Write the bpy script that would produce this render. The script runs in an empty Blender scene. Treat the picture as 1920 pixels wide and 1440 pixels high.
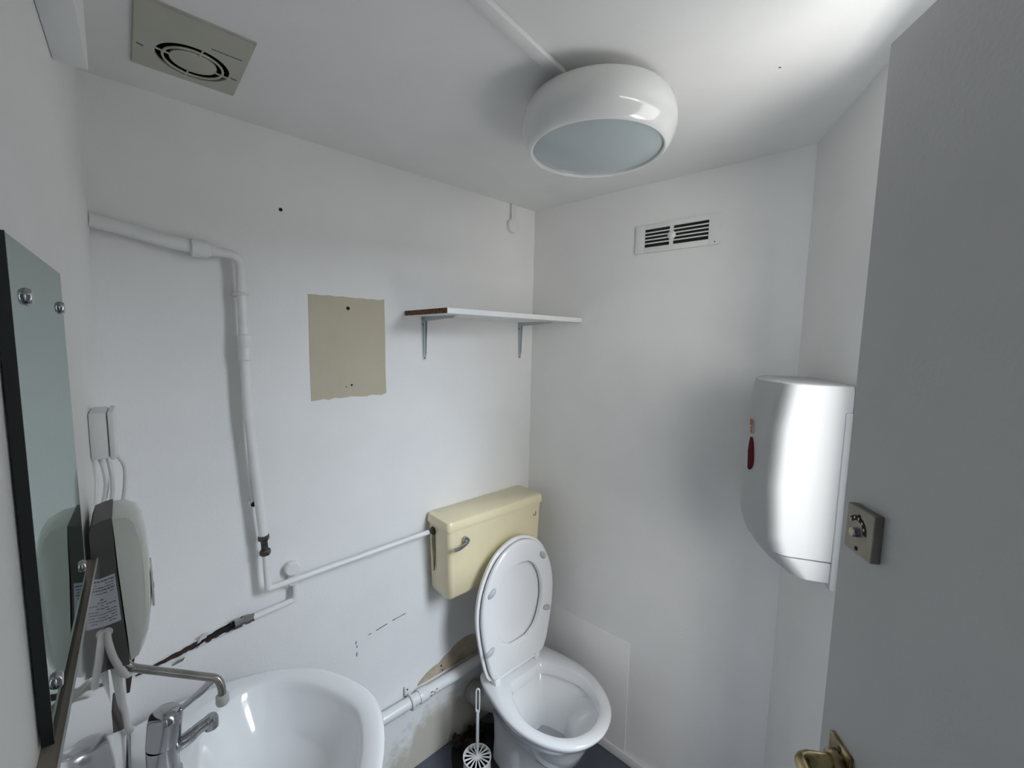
import bpy, bmesh, math, random
from mathutils import Vector, Matrix
random.seed(7)
SC = bpy.context.scene
COL = SC.collection
PI = math.pi

# ---------------------------------------------------------------- camera
cam_d = bpy.data.cameras.new('camera')
cam_d.sensor_width = 36.0
cam_d.lens = 795.45 / 1920 * 36.0
cam_d.clip_start = 0.01
cam = bpy.data.objects.new('camera', cam_d)
COL.objects.link(cam)
rt = Vector((0.74014, -0.67218, 0.01919)); up = Vector((0.05363, 0.08745, 0.99472)); fw = Vector((0.67031, 0.73520, -0.10078))
m = Matrix((rt, up, -fw)).transposed().to_4x4()
m.translation = Vector((-1.296, -1.300, 1.690))
cam.matrix_world = m
SC.camera = cam

# ---------------------------------------------------------------- world, daylight, exposure
SC.view_settings.view_transform = 'Standard'
SC.view_settings.look = 'None'
SC.view_settings.gamma = 1.0
SC.view_settings.use_curve_mapping = False
SC.view_settings.exposure = 0.24
w = bpy.data.worlds.new('world'); SC.world = w; w.use_nodes = True
w.node_tree.nodes['Background'].inputs[0].default_value = (0.80, 0.88, 1.0, 1)
w.node_tree.nodes['Background'].inputs[1].default_value = 0.6

RSP = Vector((0.1002, -0.9601, 0.0))            # corner of right wall and doorway wall
ROT_R = math.radians(-84.04); ROT_S = math.radians(-149.61); ROT_L = math.radians(88.88); ROT_D = math.radians(-140.9)
XL = -1.338; HC = 2.229; ZF = 0.08

def frame(origin, rot):
    return Matrix.Translation(Vector(origin)) @ Matrix.Rotation(rot, 4, 'Z')
FS = frame(RSP, ROT_S)

def area(name, mat, sx, sy, power, col):
    l = bpy.data.lights.new(name, 'AREA'); l.shape = 'RECTANGLE'; l.size = sx; l.size_y = sy
    l.energy = power; l.color = col
    o = bpy.data.objects.new(name, l); COL.objects.link(o); o.matrix_world = mat
    return o
# daylight standing outside the doorway (local +Y of the doorway wall is outside), shining in
area('doorway_daylight', FS @ Matrix.Translation((1.25, 0.60, 1.70)) @ Matrix.Rotation(math.radians(-90), 4, 'X'),
     3.4, 1.2, 28, (1.0, 0.975, 0.925))
# added lamp farther along outside, slanting past the door edge to lift the right wall
area('oblique_daylight', FS @ Matrix.Translation((2.15, 1.0, 1.95)) @ Matrix.Rotation(math.radians(-51.5), 4, 'Z') @ Matrix.Rotation(math.radians(-90), 4, 'X'),
     1.6, 1.2, 36, (1.0, 0.99, 0.96))
# the sky above, seen steeply through the doorway
area('sky_daylight', FS @ Matrix.Translation((0.85, 1.75, 3.0)) @ Matrix.Rotation(math.radians(-52), 4, 'X'),
     2.0, 1.7, 245, (0.80, 0.89, 1.0))
# added unseen lamp outside the doorway, aimed up to brighten the ceiling
area('ceiling_uplight', FS @ Matrix.Translation((0.70, 0.55, 1.00)) @ Matrix.Rotation(math.radians(-192), 4, 'X'),
     1.6, 0.6, 21, (1.0, 0.99, 0.96))

# ---------------------------------------------------------------- materials
def new_mat(name):
    mt = bpy.data.materials.new(name); mt.use_nodes = True
    return mt, mt.node_tree.nodes, mt.node_tree.links, mt.node_tree.nodes['Principled BSDF']
def s2l(c):
    return tuple(((v / 255) / 12.92 if v / 255 <= .04045 else ((v / 255 + .055) / 1.055) ** 2.4) for v in c)
def mat(name, col, rough=0.5, metal=0.0, bump=0.0, scale=60, var=0.0, vscale=3.0, coat=0.0, srgb=False, dark=None):
    mt, N, L, P = new_mat(name)
    if srgb: col = s2l(col)
    P.inputs['Base Color'].default_value = (*col, 1)
    P.inputs['Roughness'].default_value = rough
    P.inputs['Metallic'].default_value = metal
    P.inputs['Coat Weight'].default_value = coat
    P.inputs['Coat Roughness'].default_value = 0.05
    tc = N.new('ShaderNodeTexCoord')
    if bump > 0:
        nz = N.new('ShaderNodeTexNoise'); nz.inputs['Scale'].default_value = scale; nz.inputs['Detail'].default_value = 4
        b = N.new('ShaderNodeBump'); b.inputs['Strength'].default_value = bump; b.inputs['Distance'].default_value = 0.004
        L.new(tc.outputs['Object'], nz.inputs['Vector']); L.new(nz.outputs['Fac'], b.inputs['Height']); L.new(b.outputs['Normal'], P.inputs['Normal'])
    if var > 0 or dark:
        nz = N.new('ShaderNodeTexNoise'); nz.inputs['Scale'].default_value = vscale; nz.inputs['Detail'].default_value = 5
        r = N.new('ShaderNodeValToRGB')
        d = dark if dark else tuple(c * (1 - var) for c in col)
        r.color_ramp.elements[0].position = 0.32; r.color_ramp.elements[0].color = (*d, 1)
        r.color_ramp.elements[1].position = 0.62; r.color_ramp.elements[1].color = (*col, 1)
        L.new(tc.outputs['Object'], nz.inputs['Vector']); L.new(nz.outputs['Fac'], r.inputs['Fac']); L.new(r.outputs['Color'], P.inputs['Base Color'])
    return mt

def wall_mat(name, col, grime=False, bump=0.25):
    mt, N, L, P = new_mat(name)
    P.inputs['Roughness'].default_value = 0.55
    tc = N.new('ShaderNodeTexCoord')
    n1 = N.new('ShaderNodeTexNoise'); n1.inputs['Scale'].default_value = 5; n1.inputs['Detail'].default_value = 6
    r1 = N.new('ShaderNodeValToRGB')
    r1.color_ramp.elements[0].position = 0.3; r1.color_ramp.elements[0].color = (*[c * .955 for c in col], 1)
    r1.color_ramp.elements[1].position = 0.65; r1.color_ramp.elements[1].color = (*col, 1)
    L.new(tc.outputs['Object'], n1.inputs['Vector']); L.new(n1.outputs['Fac'], r1.inputs['Fac'])
    out = r1.outputs['Color']
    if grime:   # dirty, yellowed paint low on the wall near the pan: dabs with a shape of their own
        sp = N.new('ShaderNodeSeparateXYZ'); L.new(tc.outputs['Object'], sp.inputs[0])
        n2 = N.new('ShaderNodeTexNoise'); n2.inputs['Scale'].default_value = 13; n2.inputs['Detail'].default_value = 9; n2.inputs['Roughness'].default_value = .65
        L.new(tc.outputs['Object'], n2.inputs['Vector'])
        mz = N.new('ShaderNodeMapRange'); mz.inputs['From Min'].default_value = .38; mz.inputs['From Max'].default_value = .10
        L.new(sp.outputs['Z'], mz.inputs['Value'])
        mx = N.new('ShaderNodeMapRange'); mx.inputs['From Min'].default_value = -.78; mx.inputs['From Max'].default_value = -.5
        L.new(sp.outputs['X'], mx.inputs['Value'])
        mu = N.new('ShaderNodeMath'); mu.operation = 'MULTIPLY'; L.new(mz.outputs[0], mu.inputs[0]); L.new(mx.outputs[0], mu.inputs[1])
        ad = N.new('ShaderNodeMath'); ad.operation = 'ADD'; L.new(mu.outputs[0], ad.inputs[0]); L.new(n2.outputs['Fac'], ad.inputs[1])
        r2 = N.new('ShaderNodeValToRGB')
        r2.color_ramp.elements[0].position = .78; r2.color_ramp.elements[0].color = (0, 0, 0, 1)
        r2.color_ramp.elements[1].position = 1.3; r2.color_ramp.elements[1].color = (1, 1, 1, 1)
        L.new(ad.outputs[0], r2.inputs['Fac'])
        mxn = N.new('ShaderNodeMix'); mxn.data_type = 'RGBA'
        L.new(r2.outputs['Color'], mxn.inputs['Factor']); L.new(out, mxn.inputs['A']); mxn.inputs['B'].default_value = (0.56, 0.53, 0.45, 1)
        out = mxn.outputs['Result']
    L.new(out, P.inputs['Base Color'])
    n3 = N.new('ShaderNodeTexNoise'); n3.inputs['Scale'].default_value = 170; n3.inputs['Detail'].default_value = 3
    n4 = N.new('ShaderNodeTexNoise'); n4.inputs['Scale'].default_value = 9; n4.inputs['Detail'].default_value = 2
    L.new(tc.outputs['Object'], n3.inputs['Vector']); L.new(tc.outputs['Object'], n4.inputs['Vector'])
    mm = N.new('ShaderNodeMath'); mm.operation = 'MULTIPLY_ADD'; mm.inputs[1].default_value = 3.0
    L.new(n4.outputs['Fac'], mm.inputs[0]); L.new(n3.outputs['Fac'], mm.inputs[2])
    b = N.new('ShaderNodeBump'); b.inputs['Strength'].default_value = bump; b.inputs['Distance'].default_value = 0.002
    L.new(mm.outputs[0], b.inputs['Height']); L.new(b.outputs['Normal'], P.inputs['Normal'])
    return mt

WALL = (0.83, 0.83, 0.82)
M = {}
M['wall'] = wall_mat('painted_plaster', WALL)
M['wallb'] = wall_mat('painted_plaster_grimy', WALL, grime=True)
M['ceil'] = wall_mat('ceiling_paint', (0.83, 0.83, 0.82), bump=.15)
M['paint'] = mat('white_gloss_paint', (0.79, 0.79, 0.78), .4, bump=.15, scale=120, var=.08, vscale=9)
M['pipe'] = mat('painted_pipe', (0.79, 0.79, 0.78), .35, bump=.2, scale=90, var=.06, vscale=14)
M['floor'] = mat('blue_grey_vinyl', (0.085, 0.095, 0.125), .45, bump=.1, scale=200, var=.3, vscale=7)
M['ceramic'] = mat('white_ceramic', (0.82, 0.83, 0.84), .12, coat=.6)
M['seat'] = mat('white_seat_plastic', (0.84, 0.84, 0.84), .16, coat=.5)
M['pad'] = mat('grey_buffer_rubber', (0.50, 0.50, 0.52), .4)
M['cream'] = mat('yellowed_cream_plastic', s2l((238, 226, 188)), .28, coat=.15, var=.06, vscale=6)
M['creamscale'] = mat('limescale_rust', (0.32, 0.26, 0.17), .8, bump=.4, scale=120, var=.5, vscale=40)
M['chrome'] = mat('chrome', (0.40, 0.40, 0.42), .14, metal=1.0)
M['chrome2'] = mat('dull_chrome', (0.42, 0.41, 0.40), .25, metal=1.0, var=.25, vscale=40)
M['brass'] = mat('worn_brass', (0.46, 0.38, 0.21), .22, metal=1.0, dark=(0.10, 0.075, 0.04), vscale=45)
M['steel'] = mat('satin_steel', (0.27, 0.26, 0.24), .38, metal=1.0, var=.15, vscale=50)
M['darksteel'] = mat('dark_tarnished_metal', (0.10, 0.09, 0.08), .45, metal=.6, bump=.4, scale=150, var=.5, vscale=60)
M['heater'] = mat('grey_heater_chassis', (0.105, 0.107, 0.10), .45, metal=.35)
M['cover'] = mat('aged_white_plastic', (0.66, 0.69, 0.64), .22, coat=.3)
M['label'] = mat('label_paper', (0.52, 0.54, 0.58), .5)
M['ink'] = mat('label_ink', (0.10, 0.10, 0.13), .6)
M['disp'] = mat('dispenser_plastic', (0.50, 0.505, 0.51), .6)
M['gloss'] = mat('glossy_white_plastic', (0.76, 0.765, 0.755), .16, coat=.8)
M['plastic'] = mat('white_plastic', (0.74, 0.75, 0.74), .3, coat=.2)
M['fan'] = mat('yellowed_fan_plastic', (0.46, 0.455, 0.385), .4, var=.06, vscale=12)
M['black'] = mat('matt_black', (0.012, 0.012, 0.012), .9)
M['brown'] = mat('dark_brown_void', (0.05, 0.028, 0.024), .8, var=.5, vscale=60)
M['beige'] = mat('old_beige_paint', s2l((192, 184, 162)), .7, bump=.2, scale=120, var=.05, vscale=9)
M['plaster'] = mat('bare_tan_plaster', (0.50, 0.42, 0.31), .9, bump=.5, scale=60, dark=(0.34, 0.29, 0.22), vscale=25)
M['board'] = mat('raw_brown_board', (0.27, 0.235, 0.20), .7, bump=.3, scale=60, var=.25, vscale=14)
M['chip'] = mat('chipboard_edge', (0.23, 0.105, 0.035), .8, bump=.6, scale=220, dark=(0.06, 0.03, 0.012), vscale=130)
M['splash'] = mat('glossy_white_splashback', (0.66, 0.67, 0.68), .04, coat=1.0)
M['door'] = mat('grey_door_paint', (0.52, 0.525, 0.525), .5, bump=.12, scale=140, var=.04, vscale=4)
M['red'] = mat('dark_red_window', (0.085, 0.010, 0.013), .85)
M['red'].node_tree.nodes['Principled BSDF'].inputs['Specular IOR Level'].default_value = 0.1
M['logo'] = mat('orange_brown_print', (0.30, 0.09, 0.03), .5)
M['hose'] = mat('off_white_cable', (0.66, 0.66, 0.64), .4)
M['bracket'] = mat('pale_grey_bracket', (0.52, 0.56, 0.57), .4, metal=.2)
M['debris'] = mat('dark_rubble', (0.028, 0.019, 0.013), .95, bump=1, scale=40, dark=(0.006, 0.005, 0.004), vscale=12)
M['flex'] = mat('grey_pan_connector', (0.40, 0.39, 0.35), .4)
def mirror_mat():
    mt, N, L, P = new_mat('mirror_silvering')
    g = N.new('ShaderNodeBsdfGlossy'); g.inputs['Color'].default_value = (0.56, 0.63, 0.61, 1); g.inputs['Roughness'].default_value = .015
    L.new(g.outputs['BSDF'], N['Material Output'].inputs['Surface']); N.remove(P)
    return mt
M['mirror'] = mirror_mat()
M['glassedge'] = mat('dark_green_glass_edge', (0.003, 0.008, 0.007), .45)
M['diff'] = mat('frosted_diffuser', (0.42, 0.48, 0.50), .25, coat=.4)
M['water'] = mat('pan_water', (0.42, 0.44, 0.45), .03)

# ---------------------------------------------------------------- mesh helpers
def box(bm, x0, x1, y0, y1, z0, z1, bev=0, seg=2):
    r = bmesh.ops.create_cube(bm, size=1.0)
    vs = r['verts']
    for v in vs:
        v.co = Vector((x0 + (v.co.x + .5) * (x1 - x0), y0 + (v.co.y + .5) * (y1 - y0), z0 + (v.co.z + .5) * (z1 - z0)))
    if bev > 0:
        es = list({e for v in vs for e in v.link_edges})
        bmesh.ops.bevel(bm, geom=es, offset=bev, segments=seg, profile=.5, affect='EDGES')

def tube(bm, pts, rad, n=16, cap=True, closed=False):
    pts = [Vector(p) for p in pts]
    rads = rad if isinstance(rad, (list, tuple)) else [rad] * len(pts)
    rings = []
    prev = None
    for i, p in enumerate(pts):
        if closed:
            t = pts[(i + 1) % len(pts)] - pts[i - 1]
        else:
            a = pts[i] - pts[i - 1] if i > 0 else pts[1] - pts[0]
            b = pts[i + 1] - pts[i] if i < len(pts) - 1 else a
            t = a.normalized() + b.normalized()
        t.normalize()
        if prev is None:
            ref = Vector((0, 0, 1)) if abs(t.z) < .9 else Vector((1, 0, 0))
            u = t.cross(ref).normalized()
        else:
            u = (prev - t * prev.dot(t)).normalized()
        prev = u
        v = t.cross(u)
        rings.append([bm.verts.new(p + (u * math.cos(2 * PI * k / n) + v * math.sin(2 * PI * k / n)) * rads[i]) for k in range(n)])
    m_ = len(rings)
    for i in range(m_ if closed else m_ - 1):
        A, B = rings[i], rings[(i + 1) % m_]
        for k in range(n):
            bm.faces.new((A[k], A[(k + 1) % n], B[(k + 1) % n], B[k]))
    if cap and not closed:
        bm.faces.new(rings[0][::-1]); bm.faces.new(rings[-1])

def bend(pts, r=.02, n=6):
    """round the corners of a polyline"""
    pts = [Vector(p) for p in pts]
    out = [pts[0]]
    for i in range(1, len(pts) - 1):
        a, b, c = pts[i - 1], pts[i], pts[i + 1]
        d1 = (a - b); d2 = (c - b)
        rr = min(r, d1.length * .49, d2.length * .49)
        p0 = b + d1.normalized() * rr; p1 = b + d2.normalized() * rr
        for k in range(n + 1):
            t = k / n
            out.append(p0 * (1 - t) ** 2 + b * 2 * t * (1 - t) + p1 * t * t)
    out.append(pts[-1])
    return out

def spline(pts, n=8, closed=False):
    pts = [Vector(p) for p in pts]; m_ = len(pts); out = []
    rng = range(m_) if closed else range(m_ - 1)
    for i in rng:
        if closed: p0, p1, p2, p3 = pts[i - 1], pts[i], pts[(i + 1) % m_], pts[(i + 2) % m_]
        else: p0, p1, p2, p3 = pts[max(i - 1, 0)], pts[i], pts[i + 1], pts[min(i + 2, m_ - 1)]
        for k in range(n):
            t = k / n
            out.append(.5 * ((2 * p1) + (-p0 + p2) * t + (2 * p0 - 5 * p1 + 4 * p2 - p3) * t * t + (-p0 + 3 * p1 - 3 * p2 + p3) * t ** 3))
    if not closed: out.append(pts[-1])
    return out

def loft(bm, rings, cap0=False, cap1=False, closed=True):
    R = [[bm.verts.new(Vector(p)) for p in r] for r in rings]
    n = len(R[0])
    for i in range(len(R) - 1):
        for k in range(n if closed else n - 1):
            bm.faces.new((R[i][k], R[i][(k + 1) % n], R[i + 1][(k + 1) % n], R[i + 1][k]))
    if cap0: bm.faces.new(R[0][::-1])
    if cap1: bm.faces.new(R[-1])

def lathe(bm, prof, n=48, center=(0, 0, 0), axis='Z'):
    c = Vector(center)
    rings = []
    for r, h in prof:
        ring = []
        for k in range(n):
            a = 2 * PI * k / n
            if axis == 'Z': p = Vector((r * math.cos(a), r * math.sin(a), h))
            elif axis == 'Y': p = Vector((r * math.cos(a), h, r * math.sin(a)))
            else: p = Vector((h, r * math.cos(a), r * math.sin(a)))
            ring.append(c + p)
        rings.append(ring)
    loft(bm, rings, cap0=prof[0][0] > 1e-6, cap1=prof[-1][0] > 1e-6)
    bmesh.ops.remove_doubles(bm, verts=bm.verts, dist=1e-6)

def prism(bm, poly, axis='Z', a=0.0, b=0.01, bev=0):
    """extrude a 2-D polygon along an axis from a to b"""
    def P3(p, h):
        if axis == 'Z': return Vector((p[0], p[1], h))
        if axis == 'Y': return Vector((p[0], h, p[1]))
        return Vector((h, p[0], p[1]))
    A = [bm.verts.new(P3(p, a)) for p in poly]; B = [bm.verts.new(P3(p, b)) for p in poly]
    n = len(poly)
    f = [bm.faces.new(A[::-1]), bm.faces.new(B)]
    for k in range(n): f.append(bm.faces.new((A[k], A[(k + 1) % n], B[(k + 1) % n], B[k])))
    if bev > 0:
        bmesh.ops.bevel(bm, geom=list({e for q in f[:2] for e in q.edges}), offset=bev, segments=2, profile=.5, affect='EDGES')

def plate_hole(bm, x0, x1, y0, y1, z0, z1, cx, cy, r, n=48):
    """rectangular plate with a round hole through it (thickness along z)"""
    inner, outer = [], []
    angs = [2 * PI * k / n for k in range(n)]
    for (qx, qy) in ((x0, y0), (x1, y0), (x1, y1), (x0, y1)):
        angs.append(math.atan2(qy - cy, qx - cx) % (2 * PI))
    angs = sorted(set(round(a, 6) for a in angs))
    for a in angs:
        c, s = math.cos(a), math.sin(a)
        t = 1e9
        if c > 1e-9: t = min(t, (x1 - cx) / c)
        if c < -1e-9: t = min(t, (x0 - cx) / c)
        if s > 1e-9: t = min(t, (y1 - cy) / s)
        if s < -1e-9: t = min(t, (y0 - cy) / s)
        outer.append((cx + c * t, cy + s * t)); inner.append((cx + c * r, cy + s * r))
    loft(bm, [[(*p, z1) for p in outer], [(*p, z0) for p in outer], [(*p, z0) for p in inner], [(*p, z1) for p in inner]])
    A = bm.verts[:]
    bmesh.ops.remove_doubles(bm, verts=bm.verts, dist=1e-6)

def finish(name, bm, material, parent=None, smooth=True, loc=None, rot=0.0, sub=0, angle=38):
    bmesh.ops.recalc_face_normals(bm, faces=bm.faces)
    me = bpy.data.meshes.new(name)
    bm.to_mesh(me); bm.free()
    me.materials.append(material)
    if smooth:
        for p in me.polygons: p.use_smooth = True
        me.set_sharp_from_angle(angle=math.radians(angle))
    o = bpy.data.objects.new(name, me); COL.objects.link(o)
    if parent: o.parent = parent
    if loc is not None: o.location = loc
    if rot: o.rotation_euler = (0, 0, rot)
    if sub:
        md = o.modifiers.new('sub', 'SUBSURF'); md.levels = sub; md.render_levels = sub
    return o

def thing(name, label, cat, loc=(0, 0, 0), rot=0.0, group=None):
    o = bpy.data.objects.new(name, None); COL.objects.link(o)
    o.empty_display_size = .05
    o.location = loc; o.rotation_euler = (0, 0, rot)
    o['label'] = label; o['category'] = cat
    if group: o['group'] = group
    return o
def tag(o, label, cat, group=None):
    o['label'] = label; o['category'] = cat
    if group: o['group'] = group
    return o
def struct(o):
    o['kind'] = 'structure'; return o
def NB(): return bmesh.new()

# ================================================================ SETTING
# room corners in plan (camera side is -y)
LBACK = Vector((XL, 0)); 
bm = NB(); box(bm, XL - .10, .10, 0, .10, 0, HC + .05); wall_back = struct(finish('wall_back', bm, M['wallb'], smooth=False))
bm = NB(); box(bm, -2.0, .10, 0, .10, 0, HC + .05); wall_left = struct(finish('wall_left', bm, M['wall'], smooth=False, loc=(XL, 0, 0), rot=ROT_L))
bm = NB(); box(bm, -.05, 1.03, 0, .10, 0, HC + .05); wall_right = struct(finish('wall_right', bm, M['wall'], smooth=False, rot=ROT_R))
# doorway wall: opening from .40 to 1.44 along it, 2.11 high
bm = NB()
box(bm, -.05, .40, 0, .10, 0, HC + .05); box(bm, 1.44, 1.85, 0, .10, 0, HC + .05); box(bm, .40, 1.44, 0, .10, 2.12, HC + .05)
wall_front = struct(finish('wall_front', bm, M['wall'], smooth=False, loc=RSP, rot=ROT_S))
plan = [(XL - .12, .1), (.12, .1), (.25, -.92), (.25, -1.10), (-1.5, -2.15), (XL - .15, -2.0)]
bm = NB(); prism(bm, plan, 'Z', HC, HC + .06); ceiling = struct(finish('ceiling', bm, M['ceil'], smooth=False))
bm = NB(); prism(bm, [(XL - .12, .1), (.12, .1), (.25, -.92), (.9, -1.6), (-.8, -2.9), (-1.6, -2.2)], 'Z', ZF - .06, ZF); floor = struct(finish('floor', bm, M['floor'], smooth=False))
# skirting at the foot of the right wall
bm = NB(); box(bm, .0, 1.0, -.012, 0, ZF, .118, .003); struct(finish('baseboard_right', bm, M['paint'], rot=ROT_R))
# boxed-in pipe run high on the left wall
bm = NB(); box(bm, -1.6, -.447, -.034, 0, 2.045, HC, .003); struct(finish('trim_1', bm, M['ceil'], loc=(XL, 0, 0), rot=ROT_L))
# flush access panel low on the right wall
bm = NB(); box(bm, .02, .513, -.006, 0, .118, .565, .002); struct(finish('trim_2', bm, M['wall'], rot=ROT_R))
# irregular black patch on the vinyl behind the pan
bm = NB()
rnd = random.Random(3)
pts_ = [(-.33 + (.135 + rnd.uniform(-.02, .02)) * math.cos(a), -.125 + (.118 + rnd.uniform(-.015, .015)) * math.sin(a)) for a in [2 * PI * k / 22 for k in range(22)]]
prism(bm, pts_, 'Z', ZF - .001, ZF + .0012); finish('floor_black_patch', bm, M['black'], parent=floor, smooth=False)

# beige rectangle where a fitting once hung
bm = NB()
pp = [(-.903, 1.812)]
for i in range(1, 12): pp.append((-.903 + .231 * i / 12, 1.812 + random.uniform(-.001, .003)))
pp += [(-.673, 1.815), (-.671, 1.70), (-.6715, 1.60), (-.669, 1.513)]
for i in range(1, 14): pp.append((-.669 - .233 * i / 14, 1.511 + random.uniform(-.004, .001) - .004 * i / 14))
pp += [(-.902, 1.504), (-.9035, 1.62), (-.9028, 1.72)]
prism(bm, pp, 'Y', -.0012, .001)
patch = finish('unpainted_patch', bm, M['beige'], parent=wall_back, smooth=False)
patch['label'] = 'beige rectangle of old unpainted wall'
def hole(x, z, r, name='screw_hole', par=wall_back, y=-.0016, m_='black'):
    bm = NB(); lathe(bm, [(0, y - .0003), (r, y - .0003), (r, .001)], 14, (x, 0, z), 'Y')
    return finish(name, bm, M[m_], parent=par)
hole(-.790, 1.779, .0055); hole(-.783, 1.545, .0032); hole(-.800, 1.540, .0018)
hole(-.966, 2.030, .0045)
# tan bare plaster showing above the waste pipe
bm = NB()
pl = [(-.560, .405), (-.552, .418), (-.535, .428), (-.512, .440), (-.490, .446), (-.465, .450), (-.445, .462), (-.420, .470), (-.395, .484), (-.365, .494), (-.335, .497), (-.30, .490), (-.27, .47), (-.26, .44), (-.26, .400)]
pl = [(p.x, p.z) for p in spline([(a, 0, b) for a, b in pl], 4)]
prism(bm, pl, 'Y', -.0012, .001)
pp_ = finish('bare_plaster_patch', bm, M['plaster'], parent=wall_back, smooth=False)
pp_['label'] = 'tan bare plaster where paint has flaked off'
hole(-.455, .432, .004)
hole(-.450, .412, .003)
# paint cracks: thin ragged dark slivers
def crack(pts, wdt, name, mtl='ink', y=-.0012, par=wall_back, seed=1):
    rnd = random.Random(seed)
    up_, lo = [], []
    n = len(pts)
    for i, (x, z) in enumerate(pts):
        k = wdt[i] if isinstance(wdt, (list, tuple)) else wdt
        up_.append((x, z + k * (.5 + rnd.uniform(-.18, .18)))); lo.append((x, z - k * (.5 + rnd.uniform(-.18, .18))))
    bm = NB(); prism(bm, up_ + lo[::-1], 'Y', y, .001)
    return finish(name, bm, M[mtl], parent=par, smooth=False)
crack([(-.655, .710), (-.63, .712), (-.605, .714)], .0022, 'paint_crack', seed=2)
crack([(-.715, .701), (-.700, .703), (-.685, .705), (-.675, .707)], .0025, 'paint_crack', seed=3)
crack([(-.742, .698), (-.736, .698), (-.732, .699)], .0025, 'paint_crack', seed=4)
for (x, z, s) in ((-.785, .690, .006), (-.782, .675, .004), (-.783, .648, .008)):
    bm = NB(); prism(bm, [(x - .0015, z - s), (x + .0012, z - s * .6), (x + .0018, z + s), (x - .001, z + s * .7)], 'Y', -.0012, .001)
    finish('paint_chip', bm, M['ink'], parent=wall_back, smooth=False)

# ================================================================ CEILING THINGS
# ---- round bulkhead light
t = thing('ceiling_light', 'round white bulkhead light with frosted grey glass, fixed to the ceiling', 'light', (-.495, -.686, HC))
bm = NB(); lathe(bm, [(.112, 0), (.112, -.034), (.09, -.034)], 64)
finish('mounting_base', bm, M['plastic'], parent=t)
prof = [(.146, -.024), (.154, -.026), (.1615, -.036), (.1665, -.053), (.1680, -.068), (.1665, -.082), (.162, -.098), (.1550, -.110),
        (.1490, -.1165), (.1450, -.118), (.1418, -.1165), (.1408, -.112), (.1405, -.05), (.1405, -.035), (.140, -.026)]
bm = NB(); lathe(bm, prof + [prof[0]], 96)
finish('bezel', bm, M['gloss'], parent=t)
bm = NB(); lathe(bm, [(.1407, -.111), (.132, -.1150), (.10, -.1205), (.06, -.1238), (.02, -.1252), (0, -.1254)], 96)
finish('diffuser', bm, M['diff'], parent=t)

# ---- cable trunking on the ceiling
bm = NB(); box(bm, -.70, -.128, -.013, .013, -.012, 0, .003)
o = finish('cable_trunking', bm, M['paint'], loc=(-.495, -.668, HC), rot=math.radians(8.5))
tag(o, 'white painted cable trunking running across the ceiling to the round light', 'trunking')

# ---- extractor fan
t = thing('extractor_fan', 'yellowed rectangular ceiling extractor fan with round slotted inlet', 'fan', (-1.172, -.235, HC))
fx0, fx1, fy0, fy1 = -.086, .086, -.118, .112
cx, cy = .006, .030
bm = NB(); plate_hole(bm, fx0, fx1, fy0, fy1, -.0055, 0, cx, cy, .059)
bmesh.ops.bevel(bm, geom=[e for e in bm.edges if all(abs(v.co.z + .0055) < 1e-5 for v in e.verts) and (all(abs(v.co.x - fx0) < 1e-5 for v in e.verts) or all(abs(v.co.x - fx1) < 1e-5 for v in e.verts) or all(abs(v.co.y - fy0) < 1e-5 for v in e.verts) or all(abs(v.co.y - fy1) < 1e-5 for v in e.verts))], offset=.002, segments=2, affect='EDGES')
finish('cover_plate', bm, M['fan'], parent=t)
bm = NB(); lathe(bm, [(.059, -.001), (0, -.001)], 40, (cx, cy, 0)); finish('fan_recess', bm, M['black'], parent=t)
bm = NB(); lathe(bm, [(.0, -.0062), (.035, -.0062), (.038, -.005), (.038, -.0012)], 48, (cx, cy, 0)); 
finish('centre_disc', bm, M['fan'], parent=t)
bm = NB(); tube(bm, [(cx + .048 * math.cos(a), cy + .048 * math.sin(a), -.006) for a in [2 * PI * k / 48 for k in range(48)]], .0022, 8, closed=True)
for k in range(4):
    a = PI / 2 * k + .15
    tube(bm, [(cx + .036 * math.cos(a), cy + .036 * math.sin(a), -.006), (cx + .0595 * math.cos(a), cy + .0595 * math.sin(a), -.006)], .0018, 6)
finish('inlet_ring', bm, M['fan'], parent=t)
for (x, y, a) in ((-.074, .030, .4), (.074, .035, 0.1)):
    bm = NB(); box(bm, -.0055, .0055, -.0018, .0018, -.0062, -.0048, .0003)
    bmesh.ops.rotate(bm, verts=bm.verts, cent=(0, 0, 0), matrix=Matrix.Rotation(a, 3, 'Z')); bmesh.ops.translate(bm, verts=bm.verts, vec=(x, y, 0))
    finish('screw_slot', bm, M['ink'], parent=t)
bm = NB()
xx = .026
for k in range(11):
    wd = random.choice((.0028, .0036, .0042)); box(bm, xx, xx + wd, -.0485, -.0465 + random.uniform(0, .0012), -.0060, -.0050); xx += wd + .0008
finish('embossed_marking', bm, M['ink'], parent=t, smooth=False)

# ---- small round conduit box near the back right corner
t = thing('conduit_box', 'small white painted round conduit box at the top right of the back wall', 'junction box', (-.128, 0, 2.145))
bm = NB(); lathe(bm, [(0, -.018), (.024, -.018), (.0285, -.015), (.029, 0)], 32, axis='Y'); finish('box_body', bm, M['paint'], parent=t)
bm = NB(); box(bm, -.012, .010, -.013, 0, .022, HC - 2.145, .002); finish('conduit', bm, M['paint'], parent=t)
for z in (.012, -.013):
    bm = NB(); lathe(bm, [(0, -.0172), (.0022, -.0172), (.0022, -.014)], 10, (.004, 0, z), 'Y'); finish('screw', bm, M['pad'], parent=t)

# ---- wall specks on the ceiling and left wall
bm = NB(); lathe(bm, [(0, -.0006), (.002, -.0006), (.002, .001)], 10, (-.325, -.99, HC)); finish('speck', bm, M['ink'], parent=ceiling)

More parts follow.
